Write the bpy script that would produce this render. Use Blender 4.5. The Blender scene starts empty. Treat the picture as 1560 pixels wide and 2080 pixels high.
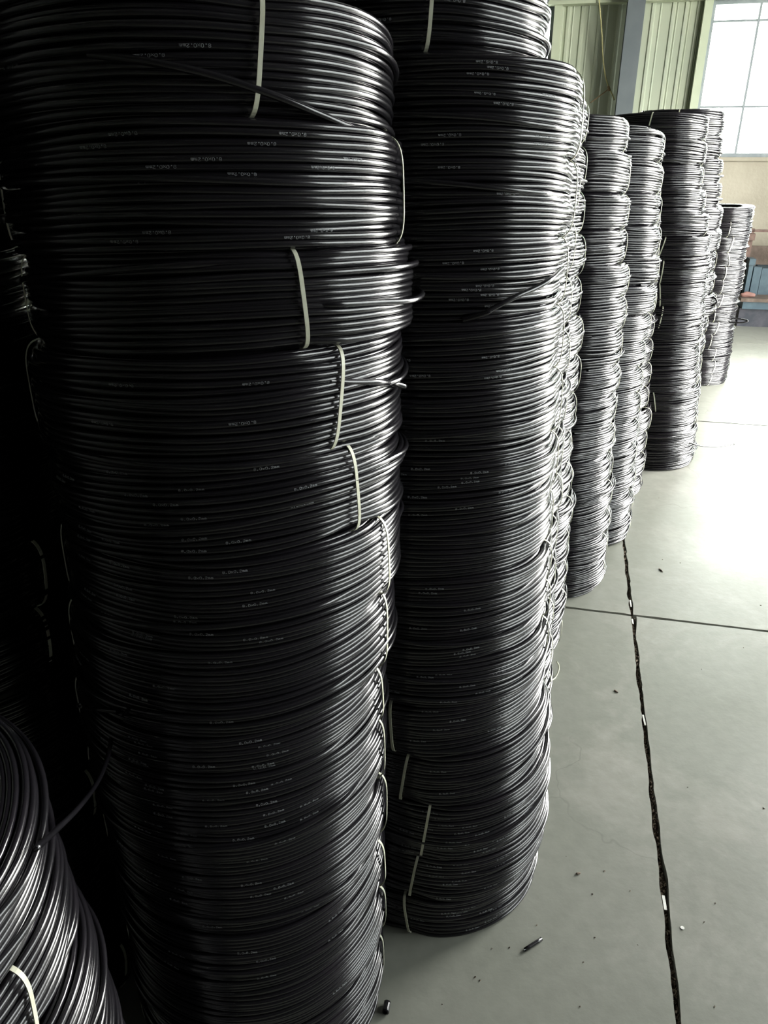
import bpy, math, random
import numpy as np

# ------------------------------------------------------------------ camera
EYE = 1.5
TH = math.radians(25.0)
FPX = 1550.0
C = bpy.context.scene.collection
scn = bpy.context.scene
cam_d = bpy.data.cameras.new('camera')
cam_d.sensor_fit = 'VERTICAL'
cam_d.sensor_height = 36.0
cam_d.lens = 36.0 * FPX / 2080.0
cam_d.clip_start = 0.02
cam = bpy.data.objects.new('camera', cam_d)
cam.location = (0, 0, EYE)
cam.rotation_euler = (math.pi / 2 - TH, 0, 0)
C.objects.link(cam)
scn.camera = cam

# ------------------------------------------------------------------ world, exposure
w = bpy.data.worlds.new('sky')
scn.world = w
w.use_nodes = True
bg = w.node_tree.nodes['Background']
bg.inputs[0].default_value = (0.985, 0.985, 0.95, 1)
bg.inputs[1].default_value = 34.0
scn.view_settings.view_transform = 'Standard'
scn.view_settings.look = 'None'
scn.view_settings.gamma = 1.0
scn.view_settings.exposure = 0.15
scn.view_settings.use_curve_mapping = False
try:
    scn.cycles.max_bounces = 8
    scn.cycles.diffuse_bounces = 4
    scn.cycles.glossy_bounces = 4
    scn.cycles.sample_clamp_indirect = 20.0
    scn.cycles.use_denoising = True
except Exception:
    pass

# building frame: u to the right along the back wall, v away towards it
BH = math.radians(13.1)
CU, SU = math.cos(BH), math.sin(BH)
def B(u, v, z=0.0):
    return (u * CU + v * SU, -u * SU + v * CU, z)
def uv(x, y):
    return (x * CU - y * SU, x * SU + y * CU)
U0, U1, V0, V1, ZC = -3.2, 3.2, -4.5, 9.0, 5.2

# openings of the right hand wall (v from, v to, z from, z to)
OPEN = [(0.62, 3.45, 0.45, 3.5), (3.75, 6.5, 0.0, 3.5), (6.9, 8.6, 0.9, 3.3)]
for a, b, z0, z1 in OPEN:      # sampling portals only: they add no light
    ld = bpy.data.lights.new('sky_portal', 'AREA')
    ld.shape = 'RECTANGLE'; ld.size = (b - a); ld.size_y = z1 - z0
    try: ld.cycles.is_portal = True
    except Exception: pass
    lo = bpy.data.objects.new('sky_portal', ld)
    lo.location = B(U1 + 0.13, (a + b) / 2, (z0 + z1) / 2)
    from mathutils import Matrix, Vector
    zax = Vector(B(1, 0)); yax = Vector((0, 0, 1)); xax = yax.cross(zax)
    M = Matrix((xax, yax, zax)).transposed()
    lo.rotation_euler = M.to_euler()
    C.objects.link(lo)

# ------------------------------------------------------------------ helpers
rng = np.random.default_rng(11)
random.seed(5)

def ray(x, y):
    a = (x - 780.0) / FPX; b = (1040.0 - y) / FPX
    ct, st = math.cos(TH), math.sin(TH)
    return np.array([a, ct + b * st, -st + b * ct])
def on_floor(x, y, z=0.0):
    r = ray(x, y); t = (z - EYE) / r[2]
    return np.array([r[0] * t, r[1] * t, z])
def on_wall(x, y, v):
    r = ray(x, y); t = v / (r[0] * SU + r[1] * CU)
    p = r * t
    return (p[0] * CU - p[1] * SU, EYE + p[2])
def project(p):
    ct, st = math.cos(TH), math.sin(TH)
    dz = p[2] - EYE
    zc = p[1] * ct - dz * st
    yc = p[1] * st + dz * ct
    return 780 + FPX * p[0] / zc, 1040 - FPX * yc / zc

def mesh(name, verts, faces, smooth=False):
    me = bpy.data.meshes.new(name)
    me.from_pydata([tuple(v) for v in verts], [], [tuple(f) for f in faces])
    me.update()
    if smooth:
        me.polygons.foreach_set('use_smooth', [True] * len(me.polygons))
    return me
def quads(name, V, F, smooth=True):
    V = np.asarray(V, dtype=np.float32); F = np.asarray(F, dtype=np.int32)
    me = bpy.data.meshes.new(name)
    me.vertices.add(len(V)); me.vertices.foreach_set('co', V.ravel())
    me.loops.add(F.size); me.loops.foreach_set('vertex_index', F.ravel())
    me.polygons.add(len(F))
    me.polygons.foreach_set('loop_start', np.arange(0, F.size, 4, dtype=np.int32))
    me.polygons.foreach_set('loop_total', np.full(len(F), 4, dtype=np.int32))
    me.polygons.foreach_set('use_smooth', np.full(len(F), smooth))
    me.update(calc_edges=True)
    return me
def obj(name, me, mat=None, parent=None, loc=None, **props):
    o = bpy.data.objects.new(name, me)
    C.objects.link(o)
    if mat and me and not me.materials: me.materials.append(mat)
    if parent: o.parent = parent
    if loc is not None: o.location = loc
    for k, v in props.items(): o[k] = v
    return o
def empty(name, loc, **props):
    o = bpy.data.objects.new(name, None); C.objects.link(o)
    o.location = loc; o.empty_display_size = 0.05
    for k, v in props.items(): o[k] = v
    return o
class MB:
    def __init__(s): s.v = []; s.f = []
    def hexa(s, pts):
        n = len(s.v); s.v += [tuple(p) for p in pts]
        for f in ((0,3,2,1),(4,5,6,7),(0,1,5,4),(1,2,6,5),(2,3,7,6),(3,0,4,7)):
            s.f.append(tuple(n + i for i in f))
    def bbox(s, u0, u1, v0, v1, z0, z1, fr=B):
        s.hexa([fr(u0,v0,z0),fr(u1,v0,z0),fr(u1,v1,z0),fr(u0,v1,z0),fr(u0,v0,z1),fr(u1,v0,z1),fr(u1,v1,z1),fr(u0,v1,z1)])
    def tube(s, pts, r, n=8, cap=True, flat=None):
        pts = [np.array(p, float) for p in pts]; base = len(s.v)
        prev = None
        for i, p in enumerate(pts):
            t = pts[min(i+1, len(pts)-1)] - pts[max(i-1, 0)]; t /= (np.linalg.norm(t) + 1e-9)
            if prev is None:
                a = np.cross(t, [0, 0, 1.0])
                if np.linalg.norm(a) < 0.1: a = np.cross(t, [1.0, 0, 0])
            else:
                a = prev - t * np.dot(prev, t)
            a /= np.linalg.norm(a); prev = a
            b = np.cross(t, a)
            rr = r[i] if hasattr(r, '__len__') else r
            for k in range(n):
                an = 2 * math.pi * k / n
                s.v.append(tuple(p + rr * (math.cos(an) * a + math.sin(an) * b)))
        for i in range(len(pts) - 1):
            for k in range(n):
                k2 = (k + 1) % n
                s.f.append((base+i*n+k, base+i*n+k2, base+(i+1)*n+k2, base+(i+1)*n+k))
        if cap:
            s.f.append(tuple(base + k for k in range(n))[::-1])
            e = base + (len(pts) - 1) * n
            s.f.append(tuple(e + k for k in range(n)))
    def build(s, name, mat, parent=None, smooth=False, **props):
        return obj(name, mesh(name, s.v, s.f, smooth), mat, parent, **props)
def spline(ctrl, n=10):
    P = [np.array(p, float) for p in ctrl]; P = [2*P[0]-P[1]] + P + [2*P[-1]-P[-2]]
    out = []
    for i in range(1, len(P) - 2):
        for k in range(n):
            t = k / n
            out.append(0.5*((2*P[i])+(-P[i-1]+P[i+1])*t+(2*P[i-1]-5*P[i]+4*P[i+1]-P[i+2])*t*t+(-P[i-1]+3*P[i]-3*P[i+1]+P[i+2])*t**3))
    out.append(P[-2]); return out

# ------------------------------------------------------------------ materials
def mat(name, col, rough=0.5, metal=0.0, spec=0.5, noise=None, bump=None, coat=0.0):
    m = bpy.data.materials.new(name); m.use_nodes = True
    nt = m.node_tree; b = nt.nodes['Principled BSDF']
    b.inputs['Base Color'].default_value = (*col, 1)
    b.inputs['Roughness'].default_value = rough
    b.inputs['Metallic'].default_value = metal
    b.inputs['Specular IOR Level'].default_value = spec
    if coat: b.inputs['Coat Weight'].default_value = coat; b.inputs['Coat Roughness'].default_value = 0.1
    if noise:
        sc, col2, lo, hi = noise
        tc = nt.nodes.new('ShaderNodeTexCoord'); n = nt.nodes.new('ShaderNodeTexNoise')
        n.inputs['Scale'].default_value = sc; n.inputs['Detail'].default_value = 6
        r = nt.nodes.new('ShaderNodeValToRGB')
        r.color_ramp.elements[0].position = lo; r.color_ramp.elements[0].color = (*col, 1)
        r.color_ramp.elements[1].position = hi; r.color_ramp.elements[1].color = (*col2, 1)
        nt.links.new(tc.outputs['Object'], n.inputs['Vector']); nt.links.new(n.outputs['Fac'], r.inputs['Fac'])
        nt.links.new(r.outputs['Color'], b.inputs['Base Color'])
    if bump:
        sc, st, di = bump
        tc = nt.nodes.new('ShaderNodeTexCoord'); n = nt.nodes.new('ShaderNodeTexNoise')
        n.inputs['Scale'].default_value = sc; n.inputs['Detail'].default_value = 4
        bp = nt.nodes.new('ShaderNodeBump'); bp.inputs['Strength'].default_value = st; bp.inputs['Distance'].default_value = di
        nt.links.new(tc.outputs['Object'], n.inputs['Vector']); nt.links.new(n.outputs['Fac'], bp.inputs['Height'])
        nt.links.new(bp.outputs['Normal'], b.inputs['Normal'])
    return m
M_HOSE = mat('black_hose', (0.010, 0.0095, 0.011), 0.19, spec=0.75, noise=(9.0, (0.014, 0.012, 0.015), 0.4, 0.6), bump=(160.0, 0.10, 0.0006))
M_TIE = mat('cream_nylon', (0.66, 0.66, 0.52), 0.42, noise=(60.0, (0.58, 0.57, 0.43), 0.45, 0.7))
M_PRINT = mat('white_print', (0.34, 0.35, 0.36), 0.6, noise=(300.0, (0.16, 0.17, 0.18), 0.40, 0.62))
M_WALLC = mat('plastered_concrete', (0.30, 0.27, 0.205), 0.9, noise=(2.2, (0.40, 0.365, 0.29), 0.35, 0.7), bump=(30.0, 0.3, 0.01))
M_GREEN = mat('green_sheet', (0.37, 0.40, 0.30), 0.5, noise=(1.6, (0.335, 0.37, 0.28), 0.4, 0.65))
M_GREENL = mat('pale_green_trim', (0.42, 0.46, 0.33), 0.5, noise=(4.0, (0.38, 0.42, 0.30), 0.4, 0.7))
M_STEEL = mat('grey_painted_steel', (0.085, 0.10, 0.105), 0.5, noise=(6.0, (0.10, 0.115, 0.12), 0.4, 0.7))
M_FRAME = mat('window_frame_paint', (0.20, 0.23, 0.24), 0.5, noise=(12.0, (0.26, 0.29, 0.30), 0.4, 0.7))
M_DARKW = mat('dark_inner_wall', (0.10, 0.105, 0.10), 0.85, noise=(1.5, (0.13, 0.13, 0.125), 0.4, 0.7))
M_ROOF = mat('roof_sheet', (0.16, 0.165, 0.16), 0.7, noise=(1.0, (0.20, 0.20, 0.195), 0.4, 0.7))
M_BED = mat('joint_dirt', (0.035, 0.026, 0.020), 0.95, noise=(70.0, (0.10, 0.075, 0.055), 0.4, 0.65), bump=(120.0, 0.8, 0.01))
M_DEB = mat('brown_crumbs', (0.08, 0.06, 0.045), 0.9, noise=(60.0, (0.24, 0.19, 0.145), 0.4, 0.6))
M_BLUE = mat('blue_machine_paint', (0.016, 0.042, 0.06), 0.5, noise=(14.0, (0.035, 0.07, 0.085), 0.4, 0.7))
M_NAVY = mat('dark_machine_paint', (0.006, 0.010, 0.018), 0.6, noise=(14.0, (0.03, 0.03, 0.04), 0.4, 0.7))
M_RUST = mat('brown_rusty_steel', (0.08, 0.045, 0.035), 0.7, noise=(30.0, (0.13, 0.08, 0.06), 0.4, 0.7))
M_SACK = mat('brown_sack', (0.075, 0.055, 0.042), 0.9, noise=(9.0, (0.13, 0.10, 0.08), 0.4, 0.7), bump=(20, 0.5, 0.02))
M_PINK = mat('faded_red_cloth', (0.22, 0.11, 0.09), 0.8, noise=(10.0, (0.15, 0.08, 0.065), 0.4, 0.7))
M_CORD = mat('yellowish_cord', (0.46, 0.42, 0.20), 0.6, noise=(40.0, (0.36, 0.33, 0.15), 0.4, 0.7))
M_CORDB = mat('brown_cord', (0.20, 0.14, 0.07), 0.7, noise=(40.0, (0.15, 0.10, 0.05), 0.4, 0.7))
M_YARD = mat('outside_yard', (0.42, 0.42, 0.40), 0.9, noise=(0.6, (0.35, 0.36, 0.33), 0.4, 0.7))
M_WHITE = mat('white_scrap', (0.75, 0.75, 0.70), 0.5, noise=(50.0, (0.65, 0.65, 0.6), 0.4, 0.7))

def glass_mat(name, tint):
    m = bpy.data.materials.new(name); m.use_nodes = True
    nt = m.node_tree; nt.nodes.clear()
    o = nt.nodes.new('ShaderNodeOutputMaterial'); mx = nt.nodes.new('ShaderNodeMixShader')
    t = nt.nodes.new('ShaderNodeBsdfTransparent'); g = nt.nodes.new('ShaderNodeBsdfGlossy')
    t.inputs[0].default_value = (*tint, 1); g.inputs['Roughness'].default_value = 0.03
    fr = nt.nodes.new('ShaderNodeFresnel'); fr.inputs[0].default_value = 1.45
    nt.links.new(fr.outputs[0], mx.inputs[0]); nt.links.new(t.outputs[0], mx.inputs[1]); nt.links.new(g.outputs[0], mx.inputs[2])
    nt.links.new(mx.outputs[0], o.inputs[0]); return m
M_GLASS = glass_mat('window_glass', (0.93, 0.97, 0.95))
M_DIMGLASS = glass_mat('dimming_window_glass', (0.47, 0.485, 0.49))  # grey tint added to dim the sky through the unseen right-hand windows

def floor_mat():
    m = bpy.data.materials.new('painted_concrete_floor'); m.use_nodes = True
    nt = m.node_tree; b = nt.nodes['Principled BSDF']; N = nt.nodes.new; L = nt.links.new
    tc = N('ShaderNodeTexCoord')
    def noise(s, d=8, dist=0.0, rough=0.55):
        n = N('ShaderNodeTexNoise'); n.inputs['Scale'].default_value = s; n.inputs['Detail'].default_value = d
        n.inputs['Distortion'].default_value = dist; n.inputs['Roughness'].default_value = rough
        L(tc.outputs['Object'], n.inputs['Vector']); return n
    def ramp(src, stops):
        r = N('ShaderNodeValToRGB'); e = r.color_ramp.elements
        e[0].position, e[0].color = stops[0][0], (*stops[0][1], 1)
        e[1].position, e[1].color = stops[-1][0], (*stops[-1][1], 1)
        for p, c in stops[1:-1]:
            x = e.new(p); x.color = (*c, 1)
        L(src, r.inputs['Fac']); return r
    def mix(a, bb, fac):
        x = N('ShaderNodeMix'); x.data_type = 'RGBA'
        L(a, x.inputs['A']); L(bb, x.inputs['B']) if hasattr(bb, 'links') else None
        if not hasattr(bb, 'links'): x.inputs['B'].default_value = (*bb, 1)
        L(fac, x.inputs['Factor']); return x.outputs['Result']
    base = ramp(noise(0.9, 6).outputs['Fac'], [(0.3, (0.185, 0.194, 0.160)), (0.5, (0.208, 0.214, 0.182)), (0.72, (0.236, 0.235, 0.206))])
    pale = ramp(noise(2.1, 9, 0.6, 0.65).outputs['Fac'], [(0.52, (0, 0, 0)), (0.72, (0.75, 0.75, 0.75))])
    c1 = mix(base.outputs['Color'], (0.33, 0.32, 0.285), pale.outputs['Color'])
    fine = ramp(noise(26.0, 8).outputs['Fac'], [(0.35, (0, 0, 0)), (0.8, (0.35, 0.35, 0.35))])
    c2 = mix(c1, (0.125, 0.128, 0.108), fine.outputs['Color'])
    # hairline cracks
    vo = N('ShaderNodeTexVoronoi'); vo.feature = 'DISTANCE_TO_EDGE'; vo.inputs['Scale'].default_value = 1.1
    dn = noise(3.0, 4); va = N('ShaderNodeVectorMath'); va.operation = 'ADD'
    vs = N('ShaderNodeVectorMath'); vs.operation = 'SCALE'; vs.inputs['Scale'].default_value = 0.35
    L(dn.outputs['Color'], vs.inputs[0]); L(tc.outputs['Object'], va.inputs[0]); L(vs.outputs[0], va.inputs[1]); L(va.outputs[0], vo.inputs['Vector'])
    cr = ramp(vo.outputs['Distance'], [(0.0, (0.5, 0.5, 0.5)), (0.0035, (0, 0, 0))])
    msk = ramp(noise(0.7, 3).outputs['Fac'], [(0.5, (0, 0, 0)), (0.56, (1, 1, 1))])
    mm = N('ShaderNodeMath'); mm.operation = 'MULTIPLY'; L(cr.outputs['Color'], mm.inputs[0]); L(msk.outputs['Color'], mm.inputs[1])
    c3 = mix(c2, (0.10, 0.10, 0.085), mm.outputs[0])
    L(c3, b.inputs['Base Color'])
    rr = N('ShaderNodeMapRange'); rr.inputs[3].default_value = 0.28; rr.inputs[4].default_value = 0.5
    L(noise(3.0, 6).outputs['Fac'], rr.inputs[0]); L(rr.outputs[0], b.inputs['Roughness'])
    bp = N('ShaderNodeBump'); bp.inputs['Strength'].default_value = 0.12; bp.inputs['Distance'].default_value = 0.004
    L(noise(45.0, 6).outputs['Fac'], bp.inputs['Height']); L(bp.outputs['Normal'], b.inputs['Normal'])
    return m
M_FLOOR = floor_mat()

# ------------------------------------------------------------------ floor
fl = MB(); fl.bbox(U0 - 0.2, U1 + 0.2, V0 - 0.2, V1 + 0.2, -0.10, -0.022)
floor = fl.build('floor', M_BED, kind='structure')
us = [U0, -3.0, 0.342, U1 + 0.1]
vs_ = [V0, -2.32, 0.08, 2.478, 4.885, 7.29, V1 + 0.1]
def jag(n, seed, amp):
    r = np.random.default_rng(seed); a = r.normal(0, 1, n)
    a = np.convolve(a, [0.25, 0.5, 0.25], 'same') + 0.9 * np.interp(np.arange(n), np.arange(0, n + 12, 12), r.normal(0, 1, len(np.arange(0, n + 12, 12))))
    return a * amp
for i in range(len(us) - 1):
    for j in range(len(vs_) - 1):
        ua, ub, va_, vb = us[i], us[i+1], vs_[j], vs_[j+1]
        if ub - ua < 0.3: continue
        g = 0.0042
        pts = []
        nu = max(2, int((ub - ua) / 0.025)); nv = max(2, int((vb - va_) / 0.025))
        wide_u = 1.5 if i == 1 else 1.0
        e0 = jag(nu, 10*i+j, 0.0018); e1 = jag(nv, 100+10*i+j, 0.0032); e2 = jag(nu, 200+10*i+j, 0.0018); e3 = jag(nv, 300+10*i+j, 0.0032)
        for k in range(nu): pts.append((ua + g + (ub-ua-2*g)*k/nu, va_ + 0.0055 + abs(e0[k])))
        for k in range(nv): pts.append((ub - g - abs(e1[k]), va_ + g + (vb-va_-2*g)*k/nv))
        for k in range(nu): pts.append((ub - g - (ub-ua-2*g)*k/nu, vb - 0.0055 - abs(e2[k])))
        for k in range(nv): pts.append((ua + g + abs(e3[k]), vb - g - (vb-va_-2*g)*k/nv))
        n = len(pts)
        V = [B(a, b, 0.0) for a, b in pts] + [B(a, b, -0.03) for a, b in pts]
        F = [tuple(range(n))] + [(k, k + n, (k+1) % n + n, (k+1) % n) for k in range(n)]
        obj('slab', mesh('slab', V, F), M_FLOOR, floor)
# crumbs in the joints
db = MB(); r = np.random.default_rng(3)
def crumb(mb, c, s):
    n = len(mb.v)
    for q in ((1,0,0),(-.5,.9,0),(-.5,-.9,0),(0.1,0,1.0)):
        mb.v.append(tuple(np.array(c) + s * (np.array(q) + r.normal(0, .25, 3))))
    mb.f += [(n, n+1, n+3), (n+1, n+2, n+3), (n+2, n, n+3), (n, n+2, n+1)]
for k in range(3200):
    v = r.uniform(0.6, 4.5); crumb(db, B(0.342 + r.normal(0, 0.004), v, r.uniform(-0.018, -0.006 + 0.004 * math.sin(9 * v))), r.uniform(0.001, 0.0042))
for k in range(1100):
    u = r.uniform(-0.4, 2.2); crumb(db, B(u, 2.478 + r.normal(0, 0.002), r.uniform(-0.021, -0.008)), r.uniform(0.001, 0.0025))
db.build('joint_crumbs', M_DEB, floor, kind='stuff')
gr = MB()
for x, y, s in ((1228, 1770, 3), (1150, 1740, 2), (1203, 1817, 3), (1090, 1880, 3), (1035, 1925, 3), (1208, 1905, 3), (1185, 1955, 3), (1000, 1927, 2.5), (1397, 1600, 2), (1552, 1643, 4), (1430, 1874, 3), (1453, 1835, 2.5), (1452, 2045, 3), (1280, 1810, 2.5), (1295, 1920, 2), (1178, 2045, 3), (898, 2040, 2.5), (1425, 1360, 2), (1510, 1316, 2), (1345, 1137, 2), (1382, 1144, 2), (1545, 1230, 3), (1338, 1012, 2), (965, 1985, 3.5), (975, 1992, 3)):
    p = on_floor(x, y); crumb(gr, p + np.array([0, 0, 0.0005]), s / FPX * (np.linalg.norm(p) + 0.9) * 0.55)
gr.build('floor_grit', M_DEB, None, kind='stuff', label='dark specks of grit scattered over the grey floor beside the stacks', category='grit')

# ------------------------------------------------------------------ walls and roof
def wall_plane(name, mb, m): return mb.build(name, m, None, kind='structure')
# back wall
def W(x, y): return on_wall(x, y, V1)
usill = W(1500, 327)[1]                       # height of the window sill
zbeam = W(1200, 9)[1]                         # underside of the pale girt
uw2b = W(1133, 60)[0]; uc0 = on_wall(1269.5, 60, V1 - 0.3)[0]; uc1 = on_wall(1305, 60, V1 - 0.3)[0]; uw1 = W(1437, 40)[0]
umul = W(1522, 160)[0]; zmun = W(1500, 216)[1]
mb = MB(); mb.bbox(U0, U1, V1, V1 + 0.24, 0, usill)
wall_back = wall_plane('wall_back', mb, M_WALLC)
cap = MB(); cap.bbox(uw1 - 0.05, U1, V1 - 0.03, V1 + 0.24, usill, usill + 0.035); cap.build('sill', M_WALLC, wall_back)
top = MB(); top.bbox(U0, U1, V1 + 0.02, V1 + 0.24, zbeam + 0.22, ZC); top.build('upper_sheet', M_GREEN, wall_back)
girt = MB(); girt.bbox(U0, U1, V1 - 0.06, V1 + 0.2, zbeam, zbeam + 0.22); girt.build('girt', M_GREENL, wall_back)
flash = MB(); flash.bbox(U0, U1, V1 - 0.075, V1 - 0.06, zbeam + 0.0, zbeam + 0.03); flash.build('girt_lip', M_GREENL, wall_back)
# ribbed sheets, each rib to rib strip is a piece
ribs_px = [(1147, 60), (1176, 60), (1211, 60), (1251, 60), (1318, 60), (1359, 60), (1385, 60), (1410, 60), (1433, 60)]
ru = [uw2b] + [W(x, y)[0] for x, y in ribs_px] + [uw1]
def panel(ua, ub, k):
    # trapezoid rib at the left edge then a shallow pan
    h = 0.014
    xs = [0, 0.004, 0.022, 0.040, 0.060]
    prof = [(ua, 0.0), (ua + 0.010, -h), (ua + 0.034, -h), (ua + 0.046, 0.004), ((ua + ub) / 2 - 0.01, 0.004), ((ua + ub) / 2, -0.004), ((ua + ub) / 2 + 0.01, 0.004), (ub, 0.0)]
    V = []; F = []
    for (u, d) in prof:
        for z in (usill, zbeam):
            V.append(B(u, V1 + 0.06 + d, z))
    for (u, d) in prof:
        for z in (usill, zbeam):
            V.append(B(u, V1 + 0.064 + d, z))
    n = len(prof)
    for q in range(n - 1):
        F.append((2*q, 2*q+2, 2*q+3, 2*q+1)); F.append((2*n+2*q, 2*n+2*q+1, 2*n+2*q+3, 2*n+2*q+2))
    obj('sheet_panel', mesh('sheet_panel', V, F), M_GREEN, wall_back)
for k in range(len(ru) - 1):
    panel(ru[k], ru[k+1], k)
for ub in (uw2b, uw1):
    t = MB(); t.bbox(ub - 0.045, ub + 0.03, V1 - 0.03, V1 + 0.12, usill, zbeam); t.build('edge_trim', M_GREENL, wall_back)
# column: H section
col = MB(); cw = uc1 - uc0
col.bbox(uc0, uc1, V1 - 0.30, V1 - 0.285, 0, ZC); col.bbox(uc0, uc1, V1 - 0.055, V1 - 0.04, 0, ZC); col.bbox((uc0+uc1)/2 - 0.006, (uc0+uc1)/2 + 0.006, V1 - 0.285, V1 - 0.055, 0, ZC)
col.build('column', M_STEEL, None, kind='structure')
# windows in the back wall
def window(name, ua, ub, z0, z1, mull, munt):
    f = MB(); t = 0.035; d0, d1 = V1 + 0.04, V1 + 0.10
    f.bbox(ua, ub, d0, d1, z0, z0 + t); f.bbox(ua, ub, d0, d1, z1 - t, z1)
    f.bbox(ua, ua + t, d0, d1, z0 + t, z1 - t); f.bbox(ub - t, ub, d0, d1, z0 + t, z1 - t)
    fo = f.build(name, M_FRAME, None, kind='structure')
    for m_ in mull:
        b = MB(); b.bbox(m_ - 0.011, m_ + 0.011, d0, d1 - 0.01, z0 + t, z1 - t); b.build('mullion', M_FRAME, fo)
    for m_ in munt:
        b = MB(); b.bbox(ua + t, ub - t, d0 + 0.005, d1 - 0.015, m_ - 0.009, m_ + 0.009); b.build('glazing_bar', M_FRAME, fo)
    es = [ua + t] + [m_ for m_ in mull] + [ub - t]; zs = [z0 + t] + list(munt) + [z1 - t]
    for a, b_ in zip(es[:-1], es[1:]):
        for c, d in zip(zs[:-1], zs[1:]):
            p = MB(); p.bbox(a + 0.001, b_ - 0.001, V1 + 0.066, V1 + 0.071, c + 0.001, d - 0.001); p.build('pane', M_GLASS, fo)
    return fo
dz = zmun - (usill + 0.035)
window('window_1', uw1 + 0.03, U1, usill + 0.035, zbeam, [umul + k * (umul - uw1) for k in range(0, 3) if umul + k*(umul-uw1) < U1 - 0.1], [zmun + k * dz * 1.6 for k in range(0, 6) if zmun + k*dz*1.6 < zbeam - 0.1])
mb = MB(); mb.bbox(U0, uw2b - 0.5, V1 + 0.01, V1 + 0.24, usill, zbeam); mb.build('side_sheet', M_GREEN, wall_back)
window('window_2', uw2b - 0.5, uw2b - 0.045, usill, zbeam, [], [zmun + dz * 2])
# side and rear walls
mb = MB(); mb.bbox(U0 - 0.24, U0, V0, V1 + 0.24, 0, ZC); wall_plane('wall_left', mb, M_DARKW)
mb = MB(); mb.bbox(U0 - 0.24, U1 + 0.24, V0 - 0.24, V0, 0, ZC); wall_plane('wall_front', mb, M_DARKW)
mb = MB(); edges = [V0] + [q for o in OPEN for q in o[:2]] + [V1 + 0.24]
for k in range(0, len(edges), 2): mb.bbox(U1, U1 + 0.24, edges[k], edges[k+1], 0, ZC)
for a, b, z0, z1 in OPEN:
    mb.bbox(U1, U1 + 0.24, a, b, z1, ZC)
    if z0 > 0: mb.bbox(U1, U1 + 0.24, a, b, 0, z0)
wall_plane('wall_right', mb, M_DARKW)
for k, (a, b, z0, z1) in enumerate(OPEN):
    if z0 == 0: continue
    f = MB()
    for vv in (a + 0.02, (a + b) / 2, b - 0.02): f.bbox(U1 + 0.1, U1 + 0.14, vv - 0.02, vv + 0.02, z0, z1)
    for zz in (z0 + 0.02, z0 + (z1-z0)*0.5, z1 - 0.02): f.bbox(U1 + 0.1, U1 + 0.14, a, b, zz - 0.018, zz + 0.018)
    fo = f.build('window_%d' % (k + 3), M_FRAME, None, kind='structure')
    for va_, vb in ((a + 0.04, (a+b)/2 - 0.02), ((a+b)/2 + 0.02, b - 0.04)):
        for za, zb in ((z0 + 0.04, (z0+z1)/2 - 0.02), ((z0+z1)/2 + 0.02, z1 - 0.04)):
            p = MB(); p.bbox(U1 + 0.118, U1 + 0.123, va_, vb, za, zb); p.build('pane', M_DIMGLASS, fo)
mb = MB(); mb.bbox(U0 - 0.24, U1 + 0.24, V0 - 0.24, V1 + 0.24, ZC, ZC + 0.15); wall_plane('ceiling', mb, M_ROOF)
yd = MB(); yd.bbox(-60, 60, -60, 60, -0.30, -0.12); yd.build('ground', M_YARD, None, kind='structure')

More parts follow.
